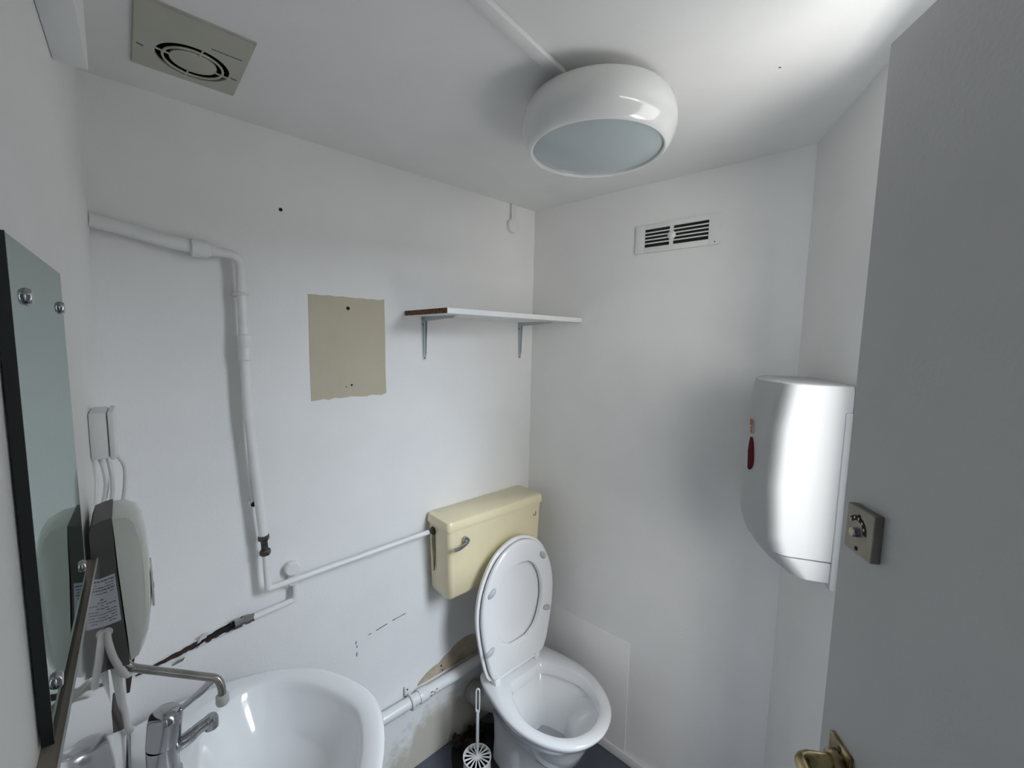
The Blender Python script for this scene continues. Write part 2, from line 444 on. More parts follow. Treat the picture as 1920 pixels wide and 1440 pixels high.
# ================================================================ BACK WALL
# ---- shelf
t = thing('wall_shelf', 'white shelf board with bare brown chipboard end on two grey brackets', 'shelf', (-.30, 0, 1.767))
bm = NB(); box(bm, -.298, .322, -.250, 0, 0, .0165, .0008); finish('board', bm, M['paint'], parent=t, smooth=False)
bm = NB(); box(bm, -.2995, -.2978, -.2495, -.001, .0005, .016); e = finish('chipboard_end', bm, M['chip'], parent=t, smooth=False)
e['label'] = 'bare brown chipboard edge'
for x in (-.226, .228):
    bm = NB()
    # upright leg: tapering, pressed channel
    def taper(y0, y1): return None
    prism(bm, [(x - .0125, -.002), (x + .0125, -.002), (x + .0125, -.02), (x + .0070, -.143), (x + .004, -.149), (x - .004, -.149), (x - .0070, -.143), (x - .0125, -.02)], 'Y', -.0018, 0)
    for s in (-1, 1):   # side flanges of the upright
        A = [(x + s * .0045, -.002, -.006), (x + s * .0045, -.010, -.012), (x + s * .003, -.007, -.125), (x + s * .003, -.002, -.137)]
        B = [(x + s * .006, -.002, -.006), (x + s * .006, -.010, -.012), (x + s * .0045, -.007, -.125), (x + s * .0045, -.002, -.137)]
        loft(bm, [A, B], True, True)
    # arm under the board
    prism(bm, [(x - .0115, 0), (x + .0115, 0), (x + .0105, -.10), (x + .006, -.195), (x - .006, -.195), (x - .0105, -.10)], 'Z', -.0018, 0)
    for s in (-1, 1):
        A = [(x + s * .0045, -.004, -.0018), (x + s * .003, -.18, -.0018), (x + s * .003, -.17, -.006), (x + s * .0045, -.012, -.014)]
        B = [(x + s * .006, -.004, -.0018), (x + s * .0045, -.18, -.0018), (x + s * .0045, -.17, -.006), (x + s * .006, -.012, -.014)]
        loft(bm, [A, B], True, True)
    br = finish('bracket', bm, M['bracket'], parent=t, smooth=False)
    for (dx, z) in ((-.007, -.026), (.008, -.019), (0, -.141)):
        bm = NB(); lathe(bm, [(0, -.0038), (.0022, -.0034), (.0028, -.0018)], 10, (x + dx, 0, z), 'Y'); finish('screw', bm, M['darksteel'], parent=br)

# ---- thick lagged pipe run, elbow, long drop and the thin run to the cistern: one continuous plumbing line
t = thing('water_pipe', 'white painted water pipe dropping down the back wall then running right to the cistern', 'pipe', (0, 0, 0))
bm = NB(); tube(bm, spline([(XL + .002, -.024, 1.925), (-1.29, -.026, 1.918), (-1.22, -.028, 1.904), (-1.165, -.029, 1.897)], 5), [.0155] * 16, 16)
finish('lagged_section', bm, M['pipe'], parent=t)
bm = NB(); lathe(bm, [(.0165, -.020), (.021, -.018), (.021, .012), (.0175, .014), (.0175, .018), (.0145, .020), (.0145, .030), (.011, .032)], 20, axis='X')
bmesh.ops.translate(bm, verts=bm.verts, vec=(-1.150, -.032, 1.894)); finish('reducing_coupling', bm, M['pipe'], parent=t)
bm = NB(); tube(bm, bend([(-1.128, -.033, 1.892), (-1.072, -.035, 1.890), (-1.070, -.036, 1.50), (-1.046, -.038, 1.152)], .03, 8), .0112, 18)
finish('drop_pipe', bm, M['pipe'], parent=t)
bm = NB(); lathe(bm, [(.0112, -.034), (.0150, -.031), (.0155, -.004), (.014, 0), (.0155, .004), (.0150, .031), (.0112, .034)], 20); bmesh.ops.translate(bm, verts=bm.verts, vec=(-1.0695, -.036, 1.660))
finish('coupling', bm, M['pipe'], parent=t)
for (x, z) in ((-1.071, 1.795),):
    bm = NB(); box(bm, x - .016, x - .004, -.030, 0, z - .006, z + .006, .002); tube(bm, [(x + .0135 * math.cos(a), -.036 + .0135 * math.sin(a), z) for a in [PI * 1.1 + 1.5 * PI * k / 14 for k in range(15)]], .003, 6)
    finish('pipe_clip', bm, M['pipe'], parent=t)
# valve with two tarnished nuts
bm = NB()
def cyl_between(bm, a, b, r, n=14): tube(bm, [a, b], r, n)
lathe(bm, [(.0085, .020), (.0085, -.020)], 14); 
for zc in (.021, -.021): lathe(bm, [(.0, zc + .0075), (.0125, zc + .0075), (.014, zc + .004), (.014, zc - .004), (.0125, zc - .0075), (0, zc - .0075)], 6)
tube(bm, [(0, -.004, 0), (0, -.013, 0)], .005, 10)
bmesh.ops.rotate(bm, verts=bm.verts, cent=(0, 0, 0), matrix=Matrix.Rotation(math.radians(-3), 3, 'Y')); bmesh.ops.translate(bm, verts=bm.verts, vec=(-1.0445, -.038, 1.126))
v_ = finish('isolation_valve', bm, M['darksteel'], parent=t, angle=25); v_['label'] = 'tarnished brass isolation valve'
bm = NB(); tube(bm, bend([(-1.0435, -.038, 1.105), (-1.040, -.039, .998), (-.97, -.039, .999), (-.535, -.041, 1.010)], .006, 4), .0085, 16)
finish('supply_pipe', bm, M['pipe'], parent=t)

bm = NB(); tube(bm, spline([(-1.066, -.020, 1.63), (-1.068, -.020, 1.50), (-1.066, -.018, 1.35), (-1.063, -.018, 1.245)], 6), .0052, 10)
o = finish('wall_cable', bm, M['pipe']); tag(o, 'thin white painted cable clipped tight beside the vertical pipe', 'cable')
t = thing('cable_stub', 'short blanked stub with dark open end left of the vertical pipe', 'pipe stub', (-1.0635, 0, 1.240))
bm = NB(); lathe(bm, [(.0, 0), (.0095, 0), (.0095, -.022), (.0065, -.024), (.006, -.014), (0, -.014)], 16, axis='Y'); finish('stub_collar', bm, M['pipe'], parent=t)
bm = NB(); lathe(bm, [(0, -.0245), (.0062, -.0245), (.0062, -.012)], 14, (.002, 0, .0015), 'Y'); finish('open_end', bm, M['black'], parent=t)

# ---- second branch: tee on the wall, drop and run into the wall chase
t = thing('branch_pipe', 'lower branch pipe with round wall clip turning left into the cracked wall', 'pipe', (0, 0, 0))
bm = NB(); lathe(bm, [(0, -.022), (.017, -.022), (.0205, -.018), (.0205, 0)], 24, axis='Y')
bmesh.ops.translate(bm, verts=bm.verts, vec=(-.972, 0, 1.022)); finish('wall_boss', bm, M['pipe'], parent=t)
bm = NB(); box(bm, -.984, -.954, -.028, 0, .975, 1.0, .004); box(bm, -.990, -.976, -.02, 0, .972, .984, .002); finish('pipe_clip', bm, M['pipe'], parent=t)
bm = NB(); tube(bm, bend([(-.966, -.020, .995), (-.968, -.022, .930), (-1.075, -.022, .922)], .012, 6), .0085, 16); finish('branch_tube', bm, M['pipe'], parent=t)
bm = NB()
for (a, b, r) in ((0, .012, .0118), (.012, .024, .0092), (.024, .036, .0122), (.036, .046, .0105)): lathe(bm, [(0, a), (r, a), (r, b), (0, b)], 8, axis='X')
bmesh.ops.translate(bm, verts=bm.verts, vec=(-1.119, -.020, .9215)); f_ = finish('compression_joint', bm, M['chrome2'], parent=t, angle=25); f_['label'] = 'tarnished metal compression joint'
# dark chase and the pipe end lying in it
cpts = []
for i in range(27):
    s = i / 26; cpts.append((-1.098 - s * .222, .9115 - .040 * s + random.uniform(-.0008, .0008)))
crack(cpts, [.019 * (1 - s / 26) ** .6 * (1 if s < 10 else .9) + .005 for s in range(27)], 'open_chase', 'brown', y=-.0013, seed=5)
lip = []
bm = NB()
tube(bm, [(p[0], -.003, p[1] + .0115 * (1 - i / 26) + .0045) for i, p in enumerate(cpts)], [.0015 + .0007 * math.sin(i * 1.7) for i in range(27)], 6)
finish('ragged_plaster_lip', bm, M['paint'], parent=wall_back)
bm = NB()
tube(bm, [(p[0], -.003, p[1] - .0115 * (1 - i / 26) - .0045) for i, p in enumerate(cpts)], [.0015 + .0007 * math.sin(i * 2.1 + 1) for i in range(27)], 6)
finish('ragged_plaster_lip', bm, M['paint'], parent=wall_back)
bm = NB(); tube(bm, [(-1.09, -.012, .9185), (-1.14, -.006, .9065), (-1.19, -.002, .897)], [.0068, .0062, .005], 10); o = finish('sheathed_pipe', bm, M['black'])
tag(o, 'black sheathed pipe disappearing into the cracked wall chase', 'pipe')
# torn flaps of paint at the chase
for (x, z, dx, dz, nm) in ((-1.188, .908, .012, .014, 0), (-1.192, .889, .009, .009, 0), (-1.238, .868, .012, .008, 1)):
    bm = NB(); A = [(x - dx, -.001, z - dz), (x + dx * .7, -.001, z - dz * .6), (x + dx, -.010, z + dz), (x - dx * .3, -.014, z + dz * .7)]
    B = [(a, b - .0025, c) for a, b, c in A]; loft(bm, [A, B], True, True); finish('paint_flap', bm, M['paint' if nm == 0 else 'board'], parent=wall_back, smooth=False)

# ---- cistern
t = thing('toilet_cistern', 'cream yellowed low-level cistern on the back wall above the pan', 'cistern', (-.2875, 0, .770))
def rrect(x0, x1, y0, y1, r, z, n=5):
    out = []
    for (cx_, cy_, a0) in ((x1 - r, y1 - r, 0), (x0 + r, y1 - r, PI / 2), (x0 + r, y0 + r, PI), (x1 - r, y0 + r, 1.5 * PI)):
        for k in range(n + 1):
            a = a0 + PI / 2 * k / n; out.append((cx_ + r * math.cos(a), cy_ + r * math.sin(a), z))
    return out
bm = NB()
loft(bm, [rrect(-.205, .207, -.100, -.004, .016, .0), rrect(-.213, .217, -.120, -.002, .018, .006), rrect(-.2175, .221, -.130, -.002, .018, .020),
          rrect(-.222, .224, -.134, -.002, .017, .12), rrect(-.227, .228, -.137, -.002, .016, .262), rrect(-.227, .228, -.137, -.002, .016, .268)], True, True)
body = finish('cistern_body', bm, M['cream'], parent=t)
bm = NB()
loft(bm, [rrect(-.228, .230, -.139, -.001, .012, .264), rrect(-.2325, .2335, -.1425, -.001, .014, .266), rrect(-.2335, .2345, -.1435, -.001, .015, .272), rrect(-.2325, .2335, -.1425, -.001, .016, .290),
          rrect(-.230, .231, -.139, -.002, .016, .2965), rrect(-.223, .224, -.131, -.005, .014, .2995)], True, True)
finish('lid', bm, M['cream'], parent=t)
# flush lever
bm = NB(); lathe(bm, [(0, -.020), (.008, -.020), (.0115, -.016), (.0125, -.005), (.0125, 0)], 20, (-.160, -.137, .222), 'Y')
tube(bm, spline([(-.160, -.155, .222), (-.172, -.163, .218), (-.195, -.166, .213), (-.222, -.164, .211)], 5), [.006] * 4 + [.0052] * 6 + [.0062] * 6, 12)
finish('flush_lever', bm, M['chrome'], parent=t)
bm = NB(); lathe(bm, [(0, -.010), (.011, -.010), (.014, -.005), (.016, 0)], 6, (-.227, -.041, .240), 'X')
n_ = finish('inlet_nut', bm, M['darksteel'], parent=t)
bm = NB(); prism(bm, [(-.052, .236), (-.034, .240), (-.030, .20), (-.038, .14), (-.043, .09), (-.047, .14)], 'X', -.2272, -.2235); finish('rust_run', bm, M['creamscale'], parent=t, smooth=False)
bm = NB(); tube(bm, [(.190 + .007 * math.cos(a), -.1378, .222 + .007 * math.sin(a)) for a in [PI * .9 + PI * 1.2 * k / 12 for k in range(13)]], .0012, 6)
tube(bm, [(.194, -.1378, .214), (.197, -.1378, .232)], .0012, 6)
finish('maker_emblem', bm, M['creamscale'], parent=t)
# ---- waste pipe
t = thing('waste_pipe', 'white plastic waste pipe running low along the back wall behind the pan', 'pipe', (0, 0, 0))
zc = .388
bm = NB(); tube(bm, [(XL + .04, -.030, zc), (-.56, -.030, zc)], .0205, 24); finish('pipe_run', bm, M['plastic'], parent=t)
bm = NB(); lathe(bm, [(.0208, 0), (.0245, .001), (.0250, .004), (.0250, .034), (.0238, .036), (.0208, .037)], 28, axis='X'); bmesh.ops.translate(bm, verts=bm.verts, vec=(-.572, -.030, zc)); finish('socket', bm, M['plastic'], parent=t)
bm = NB(); tube(bm, [(-.545, -.030, zc), (-.20, -.030, zc)], .0215, 24); finish('pipe_run', bm, M['plastic'], parent=t)
bm = NB(); tube(bm, [(-.603, -.030 + .0245 * math.sin(a), zc + .0245 * math.cos(a)) for a in [2 * PI * k / 24 for k in range(24)]], .0045, 8, closed=True)
box(bm, -.615, -.597, -.012, 0, zc + .015, zc + .048, .004); finish('pipe_bracket', bm, M['plastic'], parent=t)
bm = NB(); lathe(bm, [(0, -.014), (.003, -.013), (.003, -.010)], 8, (-.606, 0, zc + .039), 'Y'); finish('screw', bm, M['black'], parent=t)
for (a, b, c) in ((-.526, .35, .006), (-.515, .1, .0045), (-.53, -.15, .005), (-.505, .4, .004)):
    bm = NB(); cc = Vector((a, -.030 - .0213 * math.cos(b), zc + .0213 * math.sin(b))); bmesh.ops.create_icosphere(bm, subdivisions=2, radius=1)
    bmesh.ops.scale(bm, verts=bm.verts, vec=(c, .0012, c * .7)); bmesh.ops.translate(bm, verts=bm.verts, vec=cc); finish('scuff_mark', bm, M['creamscale'], parent=t)

# ================================================================ TOILET
def egg(yb, yf, wb, wm, ym, cx_=-.235, z=0, n=12, fl=.35):
    """closed outline: flat-ish back of half width wb at yb, max half width wm at ym, round front at yf"""
    L_ = ym - yf
    P_ = [(-wb, yb), (-wb - (wm - wb) * .62, yb + (ym - yb) * .42), (-wm, ym), (-wm * .86, ym - L_ * .50), (-wm * .52, ym - L_ * .86), (0, yf),
          (wm * .52, ym - L_ * .86), (wm * .86, ym - L_ * .50), (wm, ym), (wb + (wm - wb) * .62, yb + (ym - yb) * .42), (wb, yb), (wb * .5, yb + .002), (-wb * .5, yb + .002)]
    return [(cx_ + p.x, p.y, z) for p in spline([(a, b, 0) for a, b in P_], n // 2, closed=True)]
t = thing('toilet_pan', 'white ceramic toilet pan with raised seat standing in the corner', 'toilet', (-.235, -.36, ZF))
OX, OY, OZ = .235, .36, -ZF
def loc_(r): return [(x + OX, y + OY, z + OZ) for x, y, z in r]
rings = [egg(-.16, -.45, .085, .105, -.31, z=ZF), egg(-.16, -.45, .083, .102, -.31, z=ZF + .02), egg(-.155, -.43, .075, .090, -.30, z=ZF + .07),
         egg(-.150, -.44, .075, .088, -.30, z=ZF + .15), egg(-.145, -.475, .090, .112, -.31, z=ZF + .21), egg(-.142, -.53, .115, .150, -.33, z=ZF + .27),
         egg(-.140, -.575, .130, .178, -.355, z=ZF + .32), egg(-.140, -.592, .136, .189, -.37, z=.425), egg(-.141, -.595, .137, .190, -.37, z=.434),
         egg(-.146, -.590, .133, .186, -.37, z=.440)]
inner = [egg(-.245, -.560, .085, .150, -.395, z=.440), egg(-.253, -.551, .079, .142, -.397, z=.434), egg(-.258, -.546, .076, .138, -.40, z=.402), egg(-.258, -.546, .076, .138, -.40, z=.399), egg(-.244, -.560, .090, .152, -.40, z=.392), egg(-.255, -.545, .078, .138, -.40, z=.370),
         egg(-.275, -.525, .065, .118, -.40, z=.320), egg(-.295, -.50, .05, .092, -.395, z=.262), egg(-.305, -.455, .04, .062, -.375, z=.215), egg(-.31, -.43, .03, .045, -.365, z=.195), egg(-.325, -.40, .012, .02, -.36, z=.188)]
bm = NB(); loft(bm, [loc_(r) for r in rings + inner], True, True)
finish('ceramic_bowl', bm, M['ceramic'], parent=t, angle=60)
bm = NB(); r = loc_(egg(-.300, -.472, .045, .075, -.38, z=.232)); vs = [bm.verts.new(p) for p in r]; bm.faces.new(vs)
ww = finish('standing_water', bm, M['water'], parent=t, smooth=False)
# raised seat and lid as outlines in their own leaning plane
HY, HZ = -.196, .470
def seat_plane(pts, off):
    """(u across, v up from hinge) -> world, leaning back slightly; off = towards the room"""
    out = []
    th = math.radians(3.2)
    for u, v in pts:
        out.append((-.250 + u + .012 * v / .46, HY + v * math.sin(th) - off * math.cos(th), HZ + v * math.cos(th) + off * math.sin(th) * .0))
    return loc_(out)
def seat_outline(s=1.0, L_=.495, wb=.128, wm=.192, vm=.235, v0=.0, n=5):
    P_ = [(-wb, v0), (-wb - (wm - wb) * .60, v0 + (vm - v0) * .40), (-wm, vm), (-wm * .90, vm + (L_ - vm) * .46), (-wm * .56, vm + (L_ - vm) * .84), (0, L_),
          (wm * .56, vm + (L_ - vm) * .84), (wm * .90, vm + (L_ - vm) * .46), (wm, vm), (wb + (wm - wb) * .60, v0 + (vm - v0) * .40), (wb, v0), (wb * .5, v0 - .002), (-wb * .5, v0 - .002)]
    return [(p.x, p.y) for p in spline([(a, b, 0) for a, b in P_], n, closed=True)]
def shrink(o_, d):
    cx_ = sum(p[0] for p in o_) / len(o_); cy_ = (min(p[1] for p in o_) + max(p[1] for p in o_)) / 2
    sx = (max(p[0] for p in o_) - cx_ - d) / (max(p[0] for p in o_) - cx_); sy = (max(p[1] for p in o_) - cy_ - d) / (max(p[1] for p in o_) - cy_)
    return [(cx_ + (p[0] - cx_) * sx, cy_ + (p[1] - cy_) * sy) for p in o_]
lo = seat_outline(L_=.484, wm=.193, wb=.135, v0=-.006)
bm = NB()
loft(bm, [seat_plane(shrink(lo, .012), 0), seat_plane(shrink(lo, .003), .001), seat_plane(lo, .005), seat_plane(lo, .014), seat_plane(shrink(lo, .004), .0165), seat_plane(shrink(lo, .010), .0165), seat_plane(shrink(lo, .013), .012)], True, True)
finish('lid', bm, M['seat'], parent=t)
so = seat_outline(L_=.474, wm=.183, wb=.127, v0=.004)
si = [(p.x * 1.06 - .003, p.y) for p in spline([(a, b, 0) for a, b in [(-.045, .100), (-.085, .135), (-.112, .225), (-.100, .312), (-.060, .373), (0, .392), (.060, .373), (.100, .312), (.112, .225), (.085, .135), (.045, .100), (.02, .094), (-.02, .094)]], 5, closed=True)]
bm = NB()
o0 = .0185
loft(bm, [seat_plane(shrink(so, .004), o0), seat_plane(so, o0 + .004), seat_plane(so, o0 + .012), seat_plane(shrink(so, .004), o0 + .0165), seat_plane(shrink(so, .012), o0 + .018),
          seat_plane(shrink(si, -.012), o0 + .018), seat_plane(shrink(si, -.003), o0 + .0165), seat_plane(si, o0 + .011), seat_plane(si, o0 + .003), seat_plane(shrink(si, -.004), o0), seat_plane(shrink(so, .004), o0)])
bmesh.ops.remove_doubles(bm, verts=bm.verts, dist=1e-6)
seat = finish('seat', bm, M['seat'], parent=t)
for (u, v, an) in ((-.142, .330, 1.05), (.118, .385, -.75), (.141, .165, -1.3), (-.150, .120, 1.2)):
    bm = NB(); bmesh.ops.create_icosphere(bm, subdivisions=3, radius=1); bmesh.ops.scale(bm, verts=bm.verts, vec=(.0115, .010, .0215))
    bmesh.ops.rotate(bm, verts=bm.verts, cent=(0, 0, 0), matrix=Matrix.Rotation(an * .9, 3, 'Y'))
    c = Vector(seat_plane([(u, v)], o0 + .018)[0]); bmesh.ops.translate(bm, verts=bm.verts, vec=c)
    finish('buffer', bm, M['pad'], parent=seat)
# hinge bar
bm = NB()
hb = lambda u, v, off: seat_plane([(u, v)], off)[0]
tube(bm, [hb(-.120, -.014, .014), hb(.112, -.014, .014)], .0115, 14)
finish('hinge_bar', bm, M['seat'], parent=t)
for u in (-.105, .098):
    bm = NB(); tube(bm, [hb(u - .014, -.006, .016), hb(u + .014, -.006, .016)], .0125, 16)
    q = hb(u, -.006, .016); box(bm, q[0] - .012, q[0] + .012, q[1] - .014, q[1] + .012, .440 - ZF - .001, q[2], .003)
    finish('hinge', bm, M['seat'], parent=t)
# ---- pan connector
t = thing('pan_connector', 'ribbed grey soil connector curving from behind the pan into the wall', 'pipe', (-.33, -.10, ZF))
bm = NB()
pth = spline([(.060, -.09, .215), (.045, -.04, .205), (.035, .0, .19), (.03, .05, .175), (.03, .098, .165)], 8)
tube(bm, pth, [.043 + .003 * math.sin(i * 1.6) for i in range(len(pth))], 28); finish('ribbed_sleeve', bm, M['flex'], parent=t, angle=60)
bm = NB(); tube(bm, [(.062, -.095, .216), (.052, -.065, .210)], .050, 28); finish('collar', bm, M['flex'], parent=t)
# ---- rubble behind the pan
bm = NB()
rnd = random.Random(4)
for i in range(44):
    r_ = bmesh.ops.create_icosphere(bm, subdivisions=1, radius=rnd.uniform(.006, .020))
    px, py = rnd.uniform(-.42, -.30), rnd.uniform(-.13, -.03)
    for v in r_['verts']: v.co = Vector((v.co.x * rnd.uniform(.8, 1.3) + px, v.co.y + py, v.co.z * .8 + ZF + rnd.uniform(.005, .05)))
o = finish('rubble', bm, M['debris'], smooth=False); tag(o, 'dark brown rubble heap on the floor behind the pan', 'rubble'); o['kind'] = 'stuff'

# ---- toilet brush
t = thing('toilet_brush', 'white plastic toilet brush in slotted round holder beside the pan', 'toilet brush', (-.437, -.210, ZF))
bm = NB(); lathe(bm, [(0, 0), (.058, 0), (.059, .004), (.053, .010), (.048, .105), (.0510, .118), (.0510, .122), (.047, .122), (.045, .108), (.048, .012), (0, .010)], 40)
finish('holder', bm, M['plastic'], parent=t)
bm = NB()
for k in range(16):
    a = 2 * PI * k / 16
    tube(bm, [(.010 * math.cos(a), .010 * math.sin(a), .121), (.047 * math.cos(a), .047 * math.sin(a), .119)], [.0020, .0034], 6)
lathe(bm, [(0, .126), (.011, .124), (.012, .117), (0, .117)], 20)
finish('slotted_cap', bm, M['plastic'], parent=t)
bm = NB(); lathe(bm, [(0, .108), (.0452, .108)], 24); finish('holder_interior', bm, M['black'], parent=t)
bm = NB(); tube(bm, [(0, 0, .12), (0, 0, .175), (0, 0, .18), (0, 0, .30)], [.0035, .0035, .0060, .0055], 12)
lp = [(-.0055, 0, .30), (-.006, 0, .34), (-.0055, 0, .375), (-.003, 0, .382), (0, 0, .384), (.003, 0, .382), (.0055, 0, .375), (.006, 0, .34), (.0055, 0, .30), (.003, 0, .296), (0, 0, .295), (-.003, 0, .296)]
lp = [((p[0] * .76), (p[0] * -.66), p[2]) for p in lp]
tube(bm, spline(lp, 3, closed=True), .0028, 8, closed=True)
finish('brush_handle', bm, M['plastic'], parent=t)

# ================================================================ RIGHT WALL
t = thing('wall_vent', 'white louvred air vent high on the right wall', 'vent', (0, 0, 0), ROT_R)
u0, u1, z0, z1 = .459, .735, 1.999, 2.094
su0, su1 = .493, .702
bm = NB()
zs0, zs1 = 2.018, 2.077
box(bm, u0, su0, -.007, 0, z0, z1, .002); box(bm, su1, u1, -.007, 0, z0, z1, .002); box(bm, su0 - .002, su1 + .002, -.007, 0, zs1, z1, .002); box(bm, su0 - .002, su1 + .002, -.007, 0, z0, zs0, .002)
um = (su0 + su1) / 2 - .012
box(bm, um - .006, um + .006, -.007, -.001, zs0 - .002, zs1 + .002)
finish('vent_frame', bm, M['paint'], parent=t)
bm = NB()
for k in range(4):
    z = zs0 + (zs1 - zs0) * (k + 1) / 5
    A = [(su0, -.0065, z - .0018), (su1, -.0065, z - .0018), (su1, -.0065, z + .0018), (su0, -.0065, z + .0018)]
    B = [(a, -.0010, c + .0025) for a, b, c in A]
    loft(bm, [A, B], True, True)
finish('louvres', bm, M['paint'], parent=t, smooth=False)
bm = NB(); box(bm, su0 - .001, su1 + .001, -.0008, 0, zs0 - .001, zs1 + .001); finish('duct_opening', bm, M['black'], parent=t, smooth=False)
bm = NB(); lathe(bm, [(0, -.013), (.006, -.013), (.009, -.010), (.0135, -.0075), (.0135, -.001)], 24, (um, 0, (zs0 + zs1) / 2), 'Y'); finish('shutter_knob', bm, M['paint'], parent=t)
bm = NB(); lathe(bm, [(0, -.0078), (.002, -.0078), (.002, -.006)], 8, (.723, 0, 2.007), 'Y'); finish('screw', bm, M['ink'], parent=t)

# ================================================================ TOWEL DISPENSER on the doorway wall
t = thing('paper_dispenser', 'white curved paper towel dispenser with a dark red level window beside the door', 'dispenser', RSP, ROT_S)
# local: X along wall from corner (away), -Y into room
ax0, ax1 = .085, .352
zb, zt = 1.182, 1.612
def disp_ring(z, dp, xin=0.0, cr=.032, nb=10):
    """back edge at wall, softly bowed front with rounded vertical corners"""
    dp = dp + .003
    out = [(ax1 - xin, -.002, z)]
    x0_, x1_ = ax0 + xin, ax1 - xin
    # right (camera) side going out, corner, bowed front, corner, left side
    out.append((x1_, -dp * .35, z))
    for k in range(7):
        a = PI / 2 * k / 6
        out.append((x1_ - cr * (1 - math.cos(a)), -(dp - .023 - cr) - cr * math.sin(a), z))
    for k in range(1, nb):
        s = k / nb; x = (x1_ - cr) + ((x0_ + cr) - (x1_ - cr)) * s
        out.append((x, -(dp - .023) - .023 * math.sin(PI * s), z))
    for k in range(7):
        a = PI / 2 * (1 - k / 6)
        out.append((x0_ + cr * (1 - math.cos(a)), -(dp - .023 - cr) - cr * math.sin(a), z))
    out.append((x0_, -dp * .35, z)); out.append((x0_, -.002, z))
    return out
bm = NB()
loft(bm, [disp_ring(zb + .05, .138, .004), disp_ring(zb + .052, .144, .001), disp_ring(zb + .09, .157), disp_ring(zb + .20, .165), disp_ring(zb + .33, .161), disp_ring(zt - .04, .152), disp_ring(zt - .012, .147, .0), disp_ring(zt - .002, .144, .003), disp_ring(zt, .138, .008)], True, True)
finish('cover', bm, M['disp'], parent=t, angle=50)
bm = NB()
loft(bm, [disp_ring(zb, .095, .010, .03), disp_ring(zb + .004, .105, .004, .035), disp_ring(zb + .030, .128, .002, .045), disp_ring(zb + .0485, .139, .002)], True, True)
finish('base_tray', bm, M['disp'], parent=t, angle=50)
bm = NB(); box(bm, ax0 - .004, ax1 + .0035, -.014, 0, zb - .010, zt - .055, .003); finish('back_plate', bm, M['disp'], parent=t)
# red teardrop window on the front
def front_y(x):
    s = (ax1 - .032 - x) / (ax1 - ax0 - .064); return -(.1655 - .023) - .023 * math.sin(PI * min(max(s, 0), 1))
bm = NB()
xc = .262
pts = [(0, .040), (.006, .030), (.011, .012), (.0145, -.010), (.0135, -.026), (.007, -.036), (0, -.039), (-.007, -.036), (-.0135, -.026), (-.0145, -.010), (-.011, .012), (-.006, .030)]
pts = [(p.x, p.z) for p in spline([(a, 0, b) for a, b in pts], 4, closed=True)]
prism(bm, [(xc + a * 1.25, 1.435 + b) for a, b in pts], 'Y', front_y(xc) - .0035, front_y(xc) + .004)
finish('level_window', bm, M['red'], parent=t)
def text_part(name, body, size, mtx, material, parent, depth=.0006, cat=None):
    cu = bpy.data.curves.new(name, 'FONT'); cu.body = body; cu.size = size; cu.extrude = depth; cu.align_x = 'CENTER'; cu.align_y = 'CENTER'
    tmp = bpy.data.objects.new('tmp', cu); COL.objects.link(tmp)
    dg = bpy.context.evaluated_depsgraph_get(); me = bpy.data.meshes.new_from_object(tmp.evaluated_get(dg))
    bpy.data.objects.remove(tmp)
    me.transform(mtx); me.name = name; me.materials.clear(); me.materials.append(material)
    o = bpy.data.objects.new(name, me); COL.objects.link(o); o.parent = parent
    return o
# the printed mark: small curls over the window
RX = Matrix.Rotation(PI / 2, 4, 'X')
text_part('printed_mark', 'S', .024, Matrix.Translation((xc + .002, front_y(xc) - .0035, 1.492)) @ RX, M['logo'], t, .0012)
text_part('printed_mark', 'R', .022, Matrix.Translation((xc - .004, front_y(xc) - .0035, 1.509)) @ RX, M['logo'], t, .0012)

# ================================================================ DOOR
LE = Vector((-.515, -1.183, 0))
t = thing('door_1', 'x', 'x', LE, ROT_D)
for k_ in ('label', 'category'): del t[k_]
t['kind'] = 'structure'
bm = NB(); box(bm, 0, .765, 0, .038, ZF + .008, 2.096, .0012, 1); finish('door_leaf', bm, M['door'], parent=t, smooth=False)
# privacy indicator plate
bm = NB(); box(bm, .0300, .0850, -.0120, 0, 1.408, 1.472, .001, 1); lk = finish('lock_plate', bm, M['steel'], parent=t, smooth=False)
lk['label'] = 'square satin steel lock plate'
LC = (.0530, 1.441)
bm = NB()
prism(bm, [(LC[0] + r * math.cos(a), LC[1] + r * math.sin(a)) for r, a in [(.0195, math.radians(-8 + 150 * k / 14)) for k in range(15)] + [(.0125, math.radians(142 - 150 * k / 14)) for k in range(15)]], 'Y', -.0124, -.0115)
finish('indicator_slot', bm, M['black'], parent=lk, smooth=False)
bm = NB()
for k in range(5):
    a = math.radians(20 + 30 * k); box(bm, LC[0] + .016 * math.cos(a) - .0014, LC[0] + .016 * math.cos(a) + .0014, -.0130, -.0120, LC[1] + .016 * math.sin(a) - .0018, LC[1] + .016 * math.sin(a) + .0018)
finish('indicator_teeth', bm, M['chrome'], parent=lk, smooth=False)
bm = NB(); lathe(bm, [(0, -.0190), (.0052, -.0190), (.0065, -.0175), (.0065, -.0115)], 24, (LC[0], 0, LC[1] - .004), 'Y'); finish('thumb_turn', bm, M['chrome'], parent=lk)
for z in (1.460, 1.415):
    bm = NB(); lathe(bm, [(0, -.0130), (.0028, -.0127), (.0034, -.0118)], 12, (.0555, 0, z), 'Y'); finish('screw', bm, M['black'], parent=lk)
